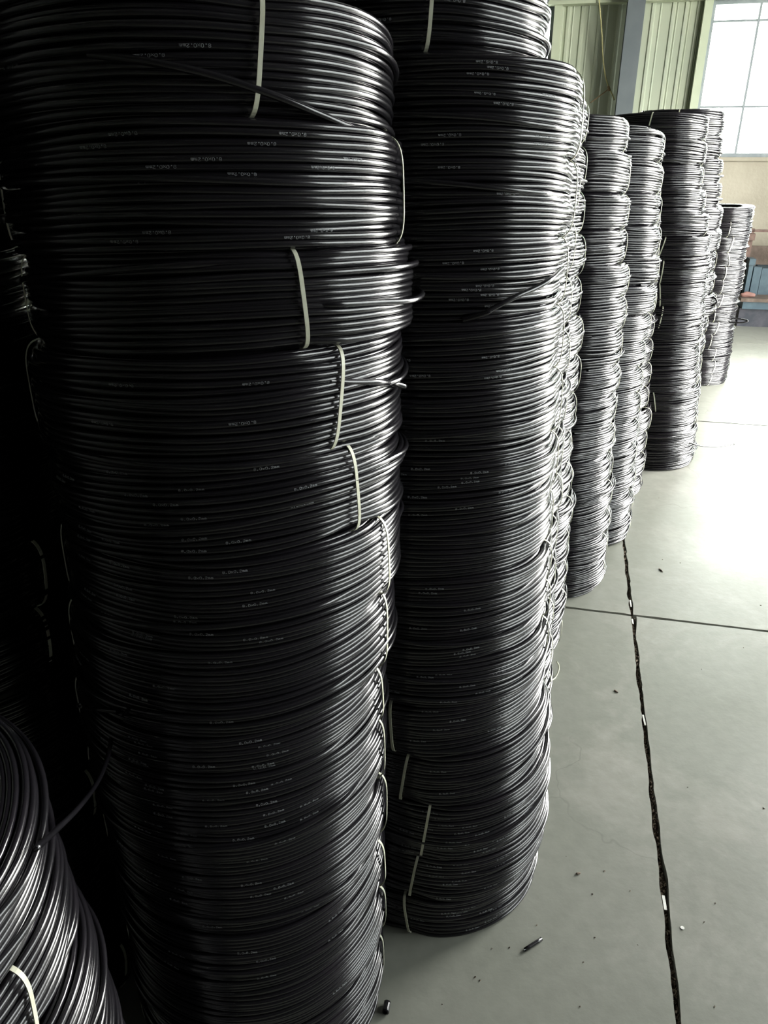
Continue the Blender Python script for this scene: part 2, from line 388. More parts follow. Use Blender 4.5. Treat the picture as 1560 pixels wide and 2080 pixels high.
# ------------------------------------------------------------------ hose coils
HR = 0.0040
class Coil:
    """path of the outer turns in local space, z up, origin at coil centre"""
    def __init__(s, seed, R, h, T=0.060, n=4.0, ties=(), wild=1.0, turns=None, sqw=0.16, sqa=0.011):
        s.sqw, s.sqa = sqw, sqa; s.ph0 = 1.9
        s.r = np.random.default_rng(seed); s.R, s.h, s.T, s.n, s.ties = R, h, T, n, ties
        s.N = turns or max(6, int(round((h - 2*HR*0.2) / (2*HR*1.02))))
        s.rc = R - HR - T / 2
        s.A = []
        for k in (1, 2, 3, 5):
            base = s.r.normal(0, 0.0013 / k**0.5) * wild
            a = base + s.r.normal(0, 0.0010 / k**0.3, s.N + 3) * wild
            b = base * 0.5 + s.r.normal(0, 0.0013 / k**0.3, s.N + 3) * wild
            s.A.append((k, a, b, s.r.uniform(0, 6.28), s.r.uniform(0, 6.28)))
        s.off = s.r.normal(0, 0.0016, s.N + 3) * wild
    def prof(s, z, shrink=0.0):
        q = np.clip(np.abs(2 * z / s.h), 0, 0.985)
        return s.rc + (s.T / 2 - shrink) * (1 - q ** s.n) ** (1 / s.n)
    def path(s, tt, layer=0):
        """tt = turn parameter array, 0..N ; angle = 2 pi tt"""
        th = 2 * np.pi * tt + s.ph0 + layer * 0.37
        span = s.h - 2 * HR + (0.006 if layer else 0)
        z0 = -span / 2 + span * tt / s.N
        # flattened start and end turns
        ix = np.arange(s.N + 3)
        dz = 0; dr = np.interp(tt, ix, s.off)
        for k, a, b, p1, p2 in s.A:
            dz = dz + np.interp(tt, ix, a) * np.cos(k * th + p1)
            dr = dr + np.interp(tt, ix, b) * np.cos(k * th + p2)
        sq = 0; 
        for t in s.ties:
            d = np.angle(np.exp(1j * (th - t))); sq = sq + np.exp(-(d / s.sqw) ** 2)
        z = (z0 + dz) * (1 - 0.035 * np.clip(sq, 0, 1))
        ov = 0.003 if layer else 0
        z = np.clip(z, -s.h/2 + HR*0.6 - ov, s.h/2 - HR*0.6 + ov)
        r = s.prof(z0, layer * HR * 1.75) - layer * HR * 1.75 * 0.2 + dr
        r = r - (0.001 + s.sqa * np.abs(2 * z0 / s.h) ** 4) * np.clip(sq, 0, 1)
        return th, r, z
    def tube(s, th, r, z, sides, hr=HR):
        V = np.empty((len(th), sides, 3)); ph = np.arange(sides) * 2 * np.pi / sides
        er = np.stack([np.cos(th), np.sin(th)], 1)
        rr = r[:, None] + hr * np.cos(ph)[None]
        V[:, :, 0] = rr * er[:, 0:1]; V[:, :, 1] = rr * er[:, 1:2]; V[:, :, 2] = z[:, None] + hr * np.sin(ph)[None]
        m = len(th); i = np.arange(m - 1)[:, None] * sides; k = np.arange(sides)[None]; k2 = (k + 1) % sides
        F = np.stack([i + k, i + sides + k, i + sides + k2, i + k2], -1).reshape(-1, 4)
        return V.reshape(-1, 3), F
    def hose(s, seg=120, sides=8, layers=2, strays=2):
        VV, FF, n = [], [], 0
        def add(v, f):
            nonlocal n
            VV.append(v); FF.append(f + n); n += len(v)
        for L in range(layers):
            sg = seg if L == 0 else max(36, seg // 2); sd = sides if L == 0 else 6
            tt = np.linspace(0, s.N, int(sg * s.N) + 1)
            if L % 2: 
                th, r, z = s.path(tt[::-1], L); 
                add(*s.tube(th[::-1], r[::-1], z[::-1], sd))
            else:
                add(*s.tube(*s.path(tt, L), sd))
        # the inner turns, pressed together into one dense wall
        m = 64; tw = np.linspace(0, 2 * np.pi, m + 1); hh = s.h / 2 - (0.001 if layers < 3 else 0.012)
        pr = [(s.rc + s.T/2 - HR*4.2, -hh), (s.rc + s.T/2 - HR*4.2, hh), (s.rc + s.T/2 - HR*6.0, hh), (s.rc + s.T/2 - HR*6.0, -hh)]
        Vw = np.array([[(a * math.cos(t), a * math.sin(t), b) for a, b in pr] for t in tw]).reshape(-1, 3)
        iw = np.arange(m)[:, None] * 4; kw = np.arange(4)[None]; kw2 = (kw + 1) % 4
        add(Vw, np.stack([iw + kw, iw + 4 + kw, iw + 4 + kw2, iw + kw2], -1).reshape(-1, 4))
        for q in range(strays):
            t0 = s.r.uniform(1, s.N - 3); ln = s.r.uniform(0.28, 0.55); dj = s.r.choice([-3, -2, 2, 3])
            t1 = np.clip(t0 + dj, 0.5, s.N - 1.5)
            a0 = ((s.ties[0] - s.ph0) / 6.2832 - 0.05 - ln) % 1.0 if (q == 0 and len(s.ties)) else ((s.ties[0] - s.ph0) / 6.2832 + 0.05) % 1.0
            m = int(seg * ln) + 2; u = np.linspace(0, 1, m)
            tt = np.floor(t0) + a0 + u * ln
            th, r0, z0 = s.path(np.clip(tt, 0, s.N)); _, r1, z1 = s.path(np.clip(tt + (np.floor(t1) - np.floor(t0)), 0, s.N))
            e = u * u * (3 - 2 * u)
            up = np.clip(np.minimum(u, 1 - u) * 9, 0, 1); up = up * up * (3 - 2 * up)
            r = r0 * (1 - e) + r1 * e + HR * 1.7 * up; z = z0 * (1 - e) + z1 * e
            add(*s.tube(th, r, z, sides))
        return quads('hose', np.concatenate(VV), np.concatenate(FF))
    def tie(s, psi, slant=0.0, wdt=0.0050, thk=0.0012, segs=44, bulge=0.0):
        """flat band looped round the bundle at angle psi"""
        a = s.T / 2 + HR + 0.0016 + bulge; b = s.h / 2 - 0.0015
        ts = np.linspace(0, 2 * np.pi, segs, endpoint=False)
        def se(x, n): return np.sign(x) * np.abs(x) ** (2 / n)
        V = []
        for t in ts:
            cr, cz = se(math.cos(t), 4.0 if s.sqw < 0.2 else 2.9), se(math.sin(t), 4.0 if s.sqw < 0.2 else 2.9)
            for rad, side in ((0, -1), (0, 1), (thk, 1), (thk, -1)):
                r = s.rc + (a + rad) * cr; z = (b + rad) * cz
                tang = side * wdt / 2 + slant * z
                V.append((r * math.cos(psi) - tang * math.sin(psi), r * math.sin(psi) + tang * math.cos(psi), z))
        F = []
        for i in range(segs):
            j = (i + 1) % segs
            for k in range(4):
                F.append((i*4+k, i*4+(k+1) % 4, j*4+(k+1) % 4, j*4+k))
        me = mesh('cable_tie', V, F); return me
    def prints(s, marks):
        """marks: (turn index, angle, tube angle, flipped, size)"""
        V, F = [], []
        for turn, psi, pt, flip, sz in marks:
            ch = 'S.0x0.2mm'.replace('S', '8'); cw = 0.00345 * sz; total = cw * len(ch)
            px = cw / 6.2
            sg = -1 if flip else 1
            for ci, c in enumerate(ch):
                for row, bits in enumerate(FONT[c]):
                    run = None
                    for colm in range(6):
                        on = colm < 5 and bits[colm] == '1'
                        if on and run is None: run = colm
                        if not on and run is not None:
                            x0 = -total/2 + ci*cw + run*px; x1 = -total/2 + ci*cw + colm*px
                            y1 = (3.5 - row) * px * 0.82; y0 = y1 - px * 0.82
                            q = []
                            for X, Y in ((x0, y0), (x1, y0), (x1, y1), (x0, y1)):
                                X, Y = X * sg, Y * sg
                                ang = psi + X / s.R; tt = turn + ((ang - s.ph0) / (2*np.pi)) % 1.0
                                tt = np.array([min(max(tt, 0), s.N)])
                                th, r_, z_ = s.path(tt); phi = pt + Y / HR
                                rr = r_[0] + (HR + 0.00018) * math.cos(phi); zz = z_[0] + (HR + 0.00018) * math.sin(phi)
                                q.append((rr * math.cos(ang), rr * math.sin(ang), zz))
                            n = len(V); V += q; F.append((n, n+1, n+2, n+3)); run = None
        return mesh('printed_marking', V, F)
FONT = {
 '8': ['01110','10001','10001','01110','10001','10001','01110'], '.': ['00000']*5 + ['01100','01100'],
 '0': ['01110','10001','10001','10001','10001','10001','01110'], 'x': ['00000','00000','10001','01010','00100','01010','10001'],
 '2': ['01110','10001','00001','00110','01000','10000','11111'], 'm': ['00000','00000','11110','10101','10101','10101','10101']}

def ordinal(k): return ['topmost', 'second', 'third', 'fourth', 'fifth', 'sixth', 'seventh', 'eighth', 'ninth', 'tenth', 'eleventh', 'twelfth', 'thirteenth', 'fourteenth', 'fifteenth', 'sixteenth', 'seventeenth'][k]

def solve_center(edge, z, d, R):
    """centre (x, y) of a coil at distance d whose right silhouette falls on the measured outline of its stack"""
    al = math.radians(12)
    dt = math.sqrt(max(d*d - R*R, 0.01))
    for _ in range(12):
        T = (dt * math.sin(al), dt * math.cos(al), z)
        px, py = project(T)
        x = np.interp(py, [e[0] for e in edge], [e[1] for e in edge])
        zc = T[1] * math.cos(TH) + (EYE - z) * math.sin(TH)
        al2 = math.atan2((x - 780) / FPX * zc, T[1])
        al = 0.5 * al + 0.5 * al2
    ac = al - math.asin(R / d)
    return np.array([d * math.sin(ac), d * math.cos(ac)]), al
def psi_for_x(c, R, z, xt, al):
    best = None
    for q in np.linspace(-al - 3.14, -al + 0.02, 260):
        p = (c[0] + R * math.cos(q), c[1] + R * math.sin(q), z)
        px, _ = project(p)
        if best is None or abs(px - xt) < best[0]: best = (abs(px - xt), q)
    return best[1]
def bounds_from(ys, xs, edge, d0, R, lean):
    zs = []
    for y, x in zip(ys, xs):
        z = 0.8
        for _ in range(15):
            c, al = solve_center(edge, z, d0 + lean(z), R)
            r_ = ray(x, y); # nearest approach / first hit on cylinder
            a = r_[0]**2 + r_[1]**2; b = -2*(r_[0]*c[0] + r_[1]*c[1]); cc = c[0]**2 + c[1]**2 - R*R
            D = b*b - 4*a*cc; t = (-b - math.sqrt(max(D, 0))) / (2*a)
            z = 0.5 * z + 0.5 * (EYE + t * r_[2])
        zs.append(z)
    return zs

# shared coils for the farther stacks
VAR = []
R_FAR = 0.236
for k in range(7):
    ties = (0.0, 2.25 + 0.15 * k, 4.3 + 0.1 * k)
    cl = Coil(500 + k, R_FAR, 0.1085, T=0.060, n=10.0, ties=ties, wild=1.7, sqw=0.30, sqa=0.020)
    cl.me = cl.hose(seg=96, sides=6, layers=2 if k < 6 else 9, strays=3)
    cl.me.materials.append(M_HOSE)
    cl.tms = []
    for t in ties:
        tm = cl.tie(t, slant=random.uniform(-0.25, 0.25), wdt=0.0046, segs=28); tm.materials.append(M_TIE); cl.tms.append(tm)
    VAR.append(cl)

CENT = {}
def build_stack(key, desc, edge, d0, R, bounds, tmax=0.0, tie_x=None, unique=False, print_n=0, flip=None, radii=None, left_ties=None, jit=0.0, tie_in=3):
    """bounds: heights of the coil borders from the floor up"""
    n = len(bounds) - 1
    ztop = bounds[-1]
    lean = lambda z: 0.5 * math.tan(tmax) * z * z / ztop
    lr = np.random.default_rng(abs(hash(key)) % 1000 if False else sum(map(ord, key)))
    for i in range(n):
        z0, z1 = bounds[i], bounds[i+1]; h = z1 - z0; z = (z0 + z1) / 2
        Rk = (radii[i] if radii else R) ; d = d0 + lean(z)
        c, al = solve_center(edge, z, d, Rk)
        CENT.setdefault(key, []).append((z, c))
        az = math.atan2(c[0], c[1])
        tilt = tmax * z / ztop
        top_i = n - 1 - i
        nm = 'hose_coil'
        word = ordinal(top_i) if top_i < 17 else 'lowest'
        pos = ('topmost' if top_i == 0 else 'lowest' if i == 0 else word + ' from top')
        e = empty(nm, (c[0], c[1], z), label='black hose coil, %s in %s' % (pos, desc), category='hose coil', group='hose coils in ' + desc)
        # tilt axis horizontal, perpendicular to the viewing azimuth; the far side drops
        ax = Vector((math.cos(az), -math.sin(az), 0))
        Rm = Matrix.Rotation(-tilt + lr.normal(0, jit), 3, ax)
        rx = tie_x[top_i] if tie_x and top_i < len(tie_x) and tie_x[top_i] is not None else None
        if rx is None:
            T = (math.sqrt(d*d-Rk*Rk)*math.sin(al), math.sqrt(d*d-Rk*Rk)*math.cos(al), z)
            rx = project(T)[0] - tie_in
        psi = psi_for_x(c, Rk, z, rx, al) + 0.0
        if unique:
            tl = [psi]
            if left_ties and top_i in left_ties: tl.append(psi_for_x(c, Rk, z, left_ties[top_i], al))
            else: tl.append(psi - 2.6 + lr.uniform(-0.2, 0.2))
            tl.append(psi + 2.0)
            cl = Coil(1000 + 37 * sum(map(ord, key)) + i, Rk, h + 0.008, T=0.062, n=9.0 if key == 'A' else 8.0, ties=tl, wild=unique)
            me = cl.hose(seg=132, sides=8, layers=2 if top_i else 4, strays=2)
            obj('hose', me, M_HOSE, e)
            for q, t in enumerate(tl):
                o = obj('cable_tie', cl.tie(t, slant=lr.uniform(-0.16, 0.16), bulge=0.0022), M_TIE, e)
            if print_n:
                marks = []; a0 = lr.uniform(-2.2, -1.4); fl_ = flip(top_i)
                dens = 0.75 if lr.random() < 0.55 else 0.22
                for tn in range(1, cl.N - 1):
                    if lr.random() > dens: continue
                    pp = a0 + lr.normal(0, 0.22)
                    for rep in range(2):
                        ang = pp + rep * lr.uniform(0.55, 0.75)
                        if -2.7 < ang < -0.1:
                            marks.append((tn, ang, lr.uniform(-0.35, 0.45), fl_, 1.0))
                if marks: 
                    o = obj('printed_marking', cl.prints(marks), M_PRINT, e, kind='stuff')
        else:
            vi = 6 if top_i == 0 else int(lr.integers(0, 6)); cl = VAR[vi]
            q = int(lr.integers(0, 3)) ; rz = psi - cl.ties[q]
            Rm = Rm @ Matrix.Rotation(rz, 3, 'Z')
            sx = Rk / R_FAR
            e.scale = (sx, sx, (h + 0.006) / cl.h)
            obj('hose', cl.me, M_HOSE, e)
            for tm in cl.tms: obj('cable_tie', tm, M_TIE, e)
        e.rotation_euler = Rm.to_euler()
        e['psi'] = psi; 
        if i == 0: build_stack.base = e
        build_stack.last = e
        COILS[(key, top_i)] = (e, cl, c, Rk, h, z, al)
COILS = {}
HH = EYE
# --- nearest stack
eA = [(-200,792),(0,800),(120,806),(250,800),(300,808),(400,821),(520,824),(560,834),(640,834),(740,822),(760,812),(850,813),(930,812),(960,814),(1100,812),(1180,806),(1235,798),(1300,792),(1360,784),(1480,782),(1600,784),(1700,783),(1830,780),(1925,776),(2020,768),(2080,758),(2300,740),(3000,700)]
tmA = math.radians(6.0)
leanA = lambda z: 0.5 * math.tan(tmA) * z * z / 1.64
RA = 0.160 * HH; dA = 0.695 * HH
zA = bounds_from([290,533,749,941,1110,1235,1362,1475,1597,1712,1817,1920,2022], [528,800,605,690,715,770,778,770,775,775,775,772,765], eA, dA, RA, leanA)
zA = [1.512,1.388,1.283,1.158,1.038,.915,.786,.672,.543,.417,.283,.143]
zA = zA[::-1]
lo = zA[0]; kk = max(1, int(round(lo / 0.112)))
rdA = lambda z: RA * (0.985 + 0.075 * z / 1.6)
bA = [0.0] + zA + [zA[-1] + 0.110]
build_stack('A', 'the nearest full-height stack', eA, dA, RA, bA, tmA, tie_x=[531, 813, 617, 688, 721, 784, 781, 772, 776, 781, 777, 779, 775, 757], unique=1.45, print_n=1,
            flip=lambda t: t < 4, radii=[rdA(z) for z in (bA[:-1])], left_ties={2: 52, 3: 62, 5: 88, 6: 113, 7: 147, 8: 192, 9: 205}, jit=0.008)
# --- second stack
eB = [(-200,1085),(0,1106),(60,1115),(125,1127),(150,1165),(200,1179),(260,1179),(330,1160),(360,1165),(420,1165),(490,1153),(520,1144),(560,1149),(605,1138),(650,1141),(760,1139),(850,1135),(950,1128),(1020,1120),(1100,1118),(1200,1114),(1300,1109),(1375,1106),(1447,1110),(1568,1114),(1642,1113),(1700,1096),(1742,1088),(1800,1076),(1900,1060)]
tmB = math.radians(4.5)
leanB = lambda z: 0.5 * math.tan(tmB) * z * z / 1.74
RB = 0.160 * HH; dB = 0.885 * HH
zB = bounds_from([130,340,495,612,755,885,1005,1110,1215,1325,1432,1538,1641,1755,1835], [878,1150,1150,1140,1132,1128,1112,1112,1105,1100,793,818,860,845,828], eB, dB, RB, leanB)
zB = [1.609,1.49,1.38,1.275,1.17,1.06,.955,.85,.77,.685,.598,.482,.365,.225,.105]
zB = zB[::-1]
bB = [0.0] + zB + [zB[-1] + 0.125]
build_stack('B', 'the second stack from the front', eB, dB, RB, bB, tmB, tie_x=[878, None, None, None, None, None, None, None, None, None, None, 795, 819, 862, 838, 826], unique=1.6, print_n=1,
            flip=lambda t: t < 5, jit=0.008, tie_in=2)
# --- stacks between
def uni(n, top): return [top * k / n for k in range(n + 1)]
eC1 = [(0,1165),(125,1168),(200,1187),(300,1180),(420,1176),(500,1168),(620,1160),(760,1156),(900,1144),(1020,1141),(1087,1130),(1200,1126),(1400,1118)]
build_stack('C1', 'the stack half hidden behind the second', eC1, 1.205 * HH, R_FAR, uni(14, 1.60), math.radians(4), jit=0.005, tie_in=2)
eC2 = [(100,1180),(192,1194),(250,1194),(280,1192),(320,1195),(370,1186),(414,1189),(488,1179),(515,1188),(540,1186),(590,1178),(656,1184),(734,1181),(814,1173),(875,1160),(962,1161),(1030,1165),(1063,1154),(1104,1154),(1171,1149),(1222,1149),(1272,1141),(1340,1133),(1400,1128)]
build_stack('C2', 'the stack left of the floor joint crossing', eC2, 1.51 * HH, R_FAR, uni(15, 1.63), math.radians(4), jit=0.006, tie_in=1)
eD = [(200,1268),(240,1271),(275,1277),(312,1272),(318,1274),(360,1281),(398,1273),(440,1279),(470,1271),(505,1274),(540,1268),(575,1281),(608,1265),(640,1274),(678,1262),(710,1264),(745,1256),(775,1262),(803,1254),(835,1251),(866,1243),(895,1250),(925,1240),(955,1248),(983,1240),(1015,1247),(1042,1238),(1065,1241),(1092,1232),(1115,1238),(1150,1229),(1185,1226),(1230,1215)]
dD = 1.835 * HH; tmD = math.radians(4)
leanD = lambda z: 0.5 * math.tan(tmD) * z * z / 1.6
zD = bounds_from([240,316,399,470,540,607,678,745,804,865,925,983,1042,1092,1147], [1230,1262,1262,1262,1262,1258,1254,1250,1247,1240,1238,1236,1234,1228,1220], eD, dD, 0.232, leanD)
bD = [0.0] + zD[::-1]
build_stack('D', 'the scalloped stack at the crossing of joints', eD, dD, 0.232, bD, tmD, jit=0.005, tie_in=2)
eE = [(200,1325),(262,1336),(290,1350),(330,1349),(400,1344),(500,1342),(560,1339),(600,1333),(660,1322),(710,1312),(780,1305),(840,1300),(890,1296),(940,1291),(990,1290),(1040,1284),(1080,1278),(1130,1262)]
build_stack('E', 'the stack where the long floor joint begins', eE, 2.14 * HH, 0.236, uni(15, 1.575), math.radians(6), jit=0.006, tie_in=2)
eE2 = [(200,1345),(500,1340),(620,1333),(700,1326),(740,1325),(800,1318),(848,1323),(858,1324),(868,1315),(880,1315),(940,1310),(1000,1299),(1027,1292),(1060,1288)]
build_stack('E2', 'the stack squeezed before the tallest back stack', eE2, 2.46 * HH, R_FAR, uni(14, 1.50), math.radians(3), jit=0.006, tie_in=2)
eG = [(200,1428),(235,1430),(271,1441),(288,1436),(292,1427),(308,1435),(333,1436),(346,1429),(373,1430),(392,1436),(430,1431),(460,1440),(508,1444),(565,1440),(615,1434),(723,1421),(797,1421),(840,1416),(892,1414),(948,1408),(975,1404)]
gt = [None] * 16
gt[5] = 1344; gt[6] = 1345; gt[7] = 1341; gt[8] = 1343; gt[12] = 1330; gt[14] = 1311
build_stack('G', 'the tall stack trailing a hose end', eG, 2.82 * HH, 0.25, uni(16, 1.665), math.radians(3), tie_x=gt, jit=0.006, tie_in=2)
eG2 = [(200,1462),(240,1467),(262,1476),(280,1468),(330,1466),(370,1469),(400,1464),(430,1466),(470,1468),(500,1460),(530,1455),(560,1452),(600,1448),(612,1455),(640,1450),(655,1438),(700,1431),(740,1425),(800,1422),(840,1416)]
build_stack('G2', 'the stack behind the hose-trailing one', eG2, 3.2 * HH, R_FAR, uni(15, 1.71), math.radians(2), jit=0.007, tie_in=1)
eF = [(390,1530),(412,1536),(424,1536),(440,1528),(455,1524),(470,1530),(485,1522),(510,1516),(545,1512),(560,1514),(600,1502),(660,1492),(700,1487),(740,1481),(771,1474),(800,1468)]
dF = 4.03 * HH
zF = bounds_from([450,482,514,542,569,598,627,655,681,709,735,762], [1480,1485,1481,1475,1468,1466,1452,1457,1444,1452,1451,1443], eF, dF, 0.24, lambda z: 0)
bF = [0.0] + zF[::-1] + [zF[0] + 0.085]
build_stack('F', 'the farthest and lowest standing stack', eF, dF, 0.24, bF, 0.0, tie_x=[None, 1483, 1487, 1481, 1475, 1468, 1466, 1452, 1457, 1444, 1452, 1451, 1443], jit=0.006)
# --- stack added to block light behind the nearest one, and the low stack at the lower left corner
def free_stack(key, desc, c0, R, bounds, unique=0, drift=(0, 0), tmax=0.0, psi0=-0.6):
    n = len(bounds) - 1; lr = np.random.default_rng(sum(map(ord, key)) + 5)
    for i in range(n):
        z0, z1 = bounds[i], bounds[i+1]; h = z1 - z0; z = (z0+z1)/2; top_i = n - 1 - i
        c = np.array(c0) + np.array(drift) * z + lr.normal(0, 0.003, 2)
        word = 'topmost' if top_i == 0 else 'lowest' if i == 0 else ordinal(top_i) + ' from top'
        e = empty('hose_coil', (c[0], c[1], z), label='black hose coil, %s in %s' % (word, desc), category='hose coil', group='hose coils in ' + desc)
        e.rotation_euler = (lr.normal(0, 0.01), lr.normal(0, 0.01), 0)
        if unique:
            tl = [psi0 + lr.normal(0, 0.25), psi0 + 2.2, psi0 - 2.2]
            dc = math.hypot(*c); alc = math.atan2(c[0], c[1]) + math.asin(R / dc)
            tl[0] = psi_for_x(c, R, z, {1: 66, 2: 62}.get(top_i, -200 - 60 * top_i), alc)
            cl = Coil(7000 + i, R, h, T=0.075, n=4.0, ties=tl, wild=unique)
            obj('hose', cl.hose(seg=140, sides=8, layers=2 if top_i else 7, strays=3), M_HOSE, e)
            for t in tl: obj('cable_tie', cl.tie(t, slant=lr.uniform(-0.1, 0.1)), M_TIE, e)
            COILS[(key, top_i)] = (e, cl, c, R, h, z, 0)
        else:
            cl = VAR[6 if top_i == 0 else int(lr.integers(0, 6))]
            e.rotation_euler = (0, 0, lr.uniform(0, 6.28)); e.scale = (1, 1, h / cl.h)
            obj('hose', cl.me, M_HOSE, e)
            for tm in cl.tms: obj('cable_tie', tm, M_TIE, e)
free_stack('K', 'the added light-blocking stack behind the nearest two', (-0.480 * HH, 0.725 * HH), R_FAR, uni(16, 1.76))  # added stack: blocks light and keeps the gap beside the nearest stack dark
azH = math.radians(-46.5); dH = 0.50 * HH
free_stack('H', 'the low stack in the lower left corner', (dH * math.sin(azH) + 0.025, dH * math.cos(azH)), 0.158 * HH, uni(8, 0.91), unique=1.3, psi0=-0.75, drift=(-0.075, 0.0))

# ------------------------------------------------------------------ loose ends of hose (parts of their coils)
def local_path(e, pts):
    bpy.context.view_layer.update()
    Mi = e.matrix_world.inverted()
    return [tuple(Mi @ Vector(p)) for p in pts]
def loose(key, wpts, r=HR, hollow=True, m=M_HOSE, name='loose_end'):
    e = COILS[key][0]
    P = spline(wpts, 8)
    mb = MB(); mb.tube(P, r, n=10, cap=False)
    if hollow:   # inner bore
        q = len(mb.v); k = len(P); mb2 = MB(); mb2.tube([P[-1], P[-1] - (P[-1]-P[-2]) * 3], r * 0.62, n=10, cap=True)
        for v in mb2.v: mb.v.append(v)
        for f in mb2.f[:-2]: mb.f.append(tuple(q + i for i in f)[::-1])
        e0 = (k - 1) * 10
        for i in range(10): mb.f.append((e0+i, e0+(i+1) % 10, q+(i+1) % 10, q+i))
        mb.f.append(tuple(q + 10 + i for i in range(10)))
    bpy.context.view_layer.update()
    Mi = e.matrix_world.inverted()
    mb.v = [tuple(Mi @ Vector(v)) for v in mb.v]
    o = mb.build(name, m, e, smooth=True)
    return o
def at_dist(x, y, d):
    r_ = ray(x, y); return r_ / np.linalg.norm(r_[:2]) * d + np.array([0, 0, EYE])
def skin(key, x, y, out=HR * 1.0):
    """point on a coil's outer surface under a pixel"""
    e, cl, c, R, h, z, al = COILS[key]
    Ro = R + out; r_ = ray(x, y)
    a = r_[0]**2 + r_[1]**2; b = -2*(r_[0]*c[0] + r_[1]*c[1]); cc = c[0]**2 + c[1]**2 - Ro*Ro
    D = max(b*b - 4*a*cc, 0); t = (-b - math.sqrt(D)) / (2*a)
    return r_ * t + np.array([0, 0, EYE])
# strand crossing the nearest stack's top coil
loose(('A', 0), [skin(('A', 0), x, y, HR * (1.0 if 180 < x < 790 else -1.3)) for x, y in ((180, 110), (300, 125), (420, 150), (540, 188), (640, 228), (730, 268), (792, 302))], hollow=False, name='crossing_turn')
dt_ = 0.60 * HH
# bowed turns sticking out of coils three and four
dd = math.hypot(*skin(('A', 2), 800, 600)[:2])
loose(('A', 2), [skin(('A', 2), 640, 619, -HR * 1.2), skin(('A', 2), 700, 617), skin(('A', 2), 780, 613), at_dist(830, 611, dd * 1.02), at_dist(852, 604, dd * 1.06), at_dist(857, 595, dd * 1.12), at_dist(846, 588, dd * 1.17), at_dist(826, 585, dd*1.2)], hollow=False, name='bowed_turn')
loose(('A', 3), [skin(('A', 3), 670, 774, -HR * 1.6), skin(('A', 3), 715, 776, -HR * 0.6), skin(('A', 3), 770, 776), at_dist(800, 779, dd * 1.03), at_dist(822, 785, dd * 1.05)])
# crossing strand on the second stack
loose(('B', 4), [skin(('B', 4), 940, 650, -HR * 1.5), skin(('B', 4), 985, 637), skin(('B', 4), 1000, 628), skin(('B', 4), 1045, 604), skin(('B', 4), 1090, 584), skin(('B', 4), 1120, 566), skin(('B', 4), 1143, 545, -HR * 1.5)], hollow=False, name='crossing_turn')
# end standing out between the nearest stack and the corner stack
h1 = at_dist(72, 1722, 0.86 * 0.56 * HH)
dh = min(math.hypot(*skin(('H', k), 72, 1724)[:2]) for k in range(3)) - 0.012
loose(('A', 8), [skin(('A', 8), 262, 1440, -HR)] + [at_dist(x, y, dh + 0.34 * t) for x, y, t in ((232, 1480, 1.0), (218, 1540, 0.85), (197, 1590, 0.68), (160, 1640, 0.44), (112, 1688, 0.2), (72, 1724, 0.0))], r=HR * 0.8)
# open hose end on the dark left side of the nearest stack
e_p = skin(('A', 7), 168, 1437, 0.006)
loose(('A', 7), [skin(('A', 7), 240, 1445), skin(('A', 7), 200, 1440), skin(('A', 7), 176, 1437, 0.004), at_dist(162, 1433, np.hypot(*e_p[:2]) * 0.965)])
# trailing hose of the tall stack
g0 = on_floor(1400, 912, 0.05)
loose(('G', 14), [on_floor(1395, 897, 0.14), on_floor(1416, 904, 0.115), on_floor(1440, 907, 0.085), on_floor(1465, 906.5, 0.06), on_floor(1491, 902.5, 0.03)], r=0.0042)
loose(('F', 7), [at_dist(1485, 647, dF*0.985), at_dist(1505, 648, dF * 0.97), at_dist(1519, 652, dF * 0.965), at_dist(1505, 655.5, dF * 0.965), at_dist(1480, 654, dF * 0.97)], r=0.005, hollow=False, name='bowed_turn')
loose(('G2', 9), [at_dist(1440, 601, 4.74), at_dist(1452, 606, 4.70), at_dist(1456, 613, 4.70), at_dist(1449, 620, 4.70), at_dist(1436, 622, 4.74)], r=0.005, hollow=False, name='bowed_turn')
# tail of a cable tie hanging off the fourth stack's base
loose(('C2', 14), [on_floor(1131, 1344, 0.04), on_floor(1135, 1352, 0.025), on_floor(1134, 1364, 0.012), on_floor(1128, 1376, 0.003), on_floor(1122, 1381, 0.002)], r=0.0022, hollow=False, m=M_TIE, name='tie_tail')

# ------------------------------------------------------------------ small things on the floor
def offcut(x0, y0, x1, y1, label, r=HR):
    a = on_floor(x0, y0, r); b = on_floor(x1, y1, r)
    mb = MB(); P = [a + (b - a) * t for t in np.linspace(0, 1, 5)]
    mb.tube(P, r, n=14, cap=False); q = len(mb.v); mb.tube([P[0], P[0] * .5 + P[-1] * .5, P[-1]], r * 0.68, n=14, cap=False)
    for i in range(14):
        j = (i + 1) % 14
        mb.f.append((i, q + i, q + j, j)); mb.f.append((4*14 + i, 4*14 + j, q + 28 + j, q + 28 + i))
    return mb.build('hose_offcut', M_HOSE, None, smooth=True, label=label, category='hose offcut')
offcut(1066, 1929, 1100, 1907, 'short cut piece of black hose lying on the floor right of the second stack')
offcut(783, 2057, 787, 2035, 'stubby black hose offcut on the floor beside the base of the nearest stack', HR * 1.7)
def scrap(x0, y0, x1, y1, w, label, m=M_WHITE):
    a = on_floor(x0, y0, -0.004); b = on_floor(x1, y1, -0.004)
    mb = MB(); d = (b - a) / np.linalg.norm(b - a); s = np.array([-d[1], d[0], 0]) * w
    up = np.array([0, 0, 0.002])
    mb.hexa([a - s, a + s, b + s, b - s, a - s + up, a + s + up, b + s + up, b - s + up])
    return mb.build('plastic_scrap', m, None, label=label, category='scrap')
scrap(1280, 1220, 1282, 1233, 0.0022, 'white plastic sliver in the floor joint just above the joint crossing')
scrap(1284, 1258, 1286, 1268, 0.0022, 'white plastic sliver in the floor joint just below the joint crossing')
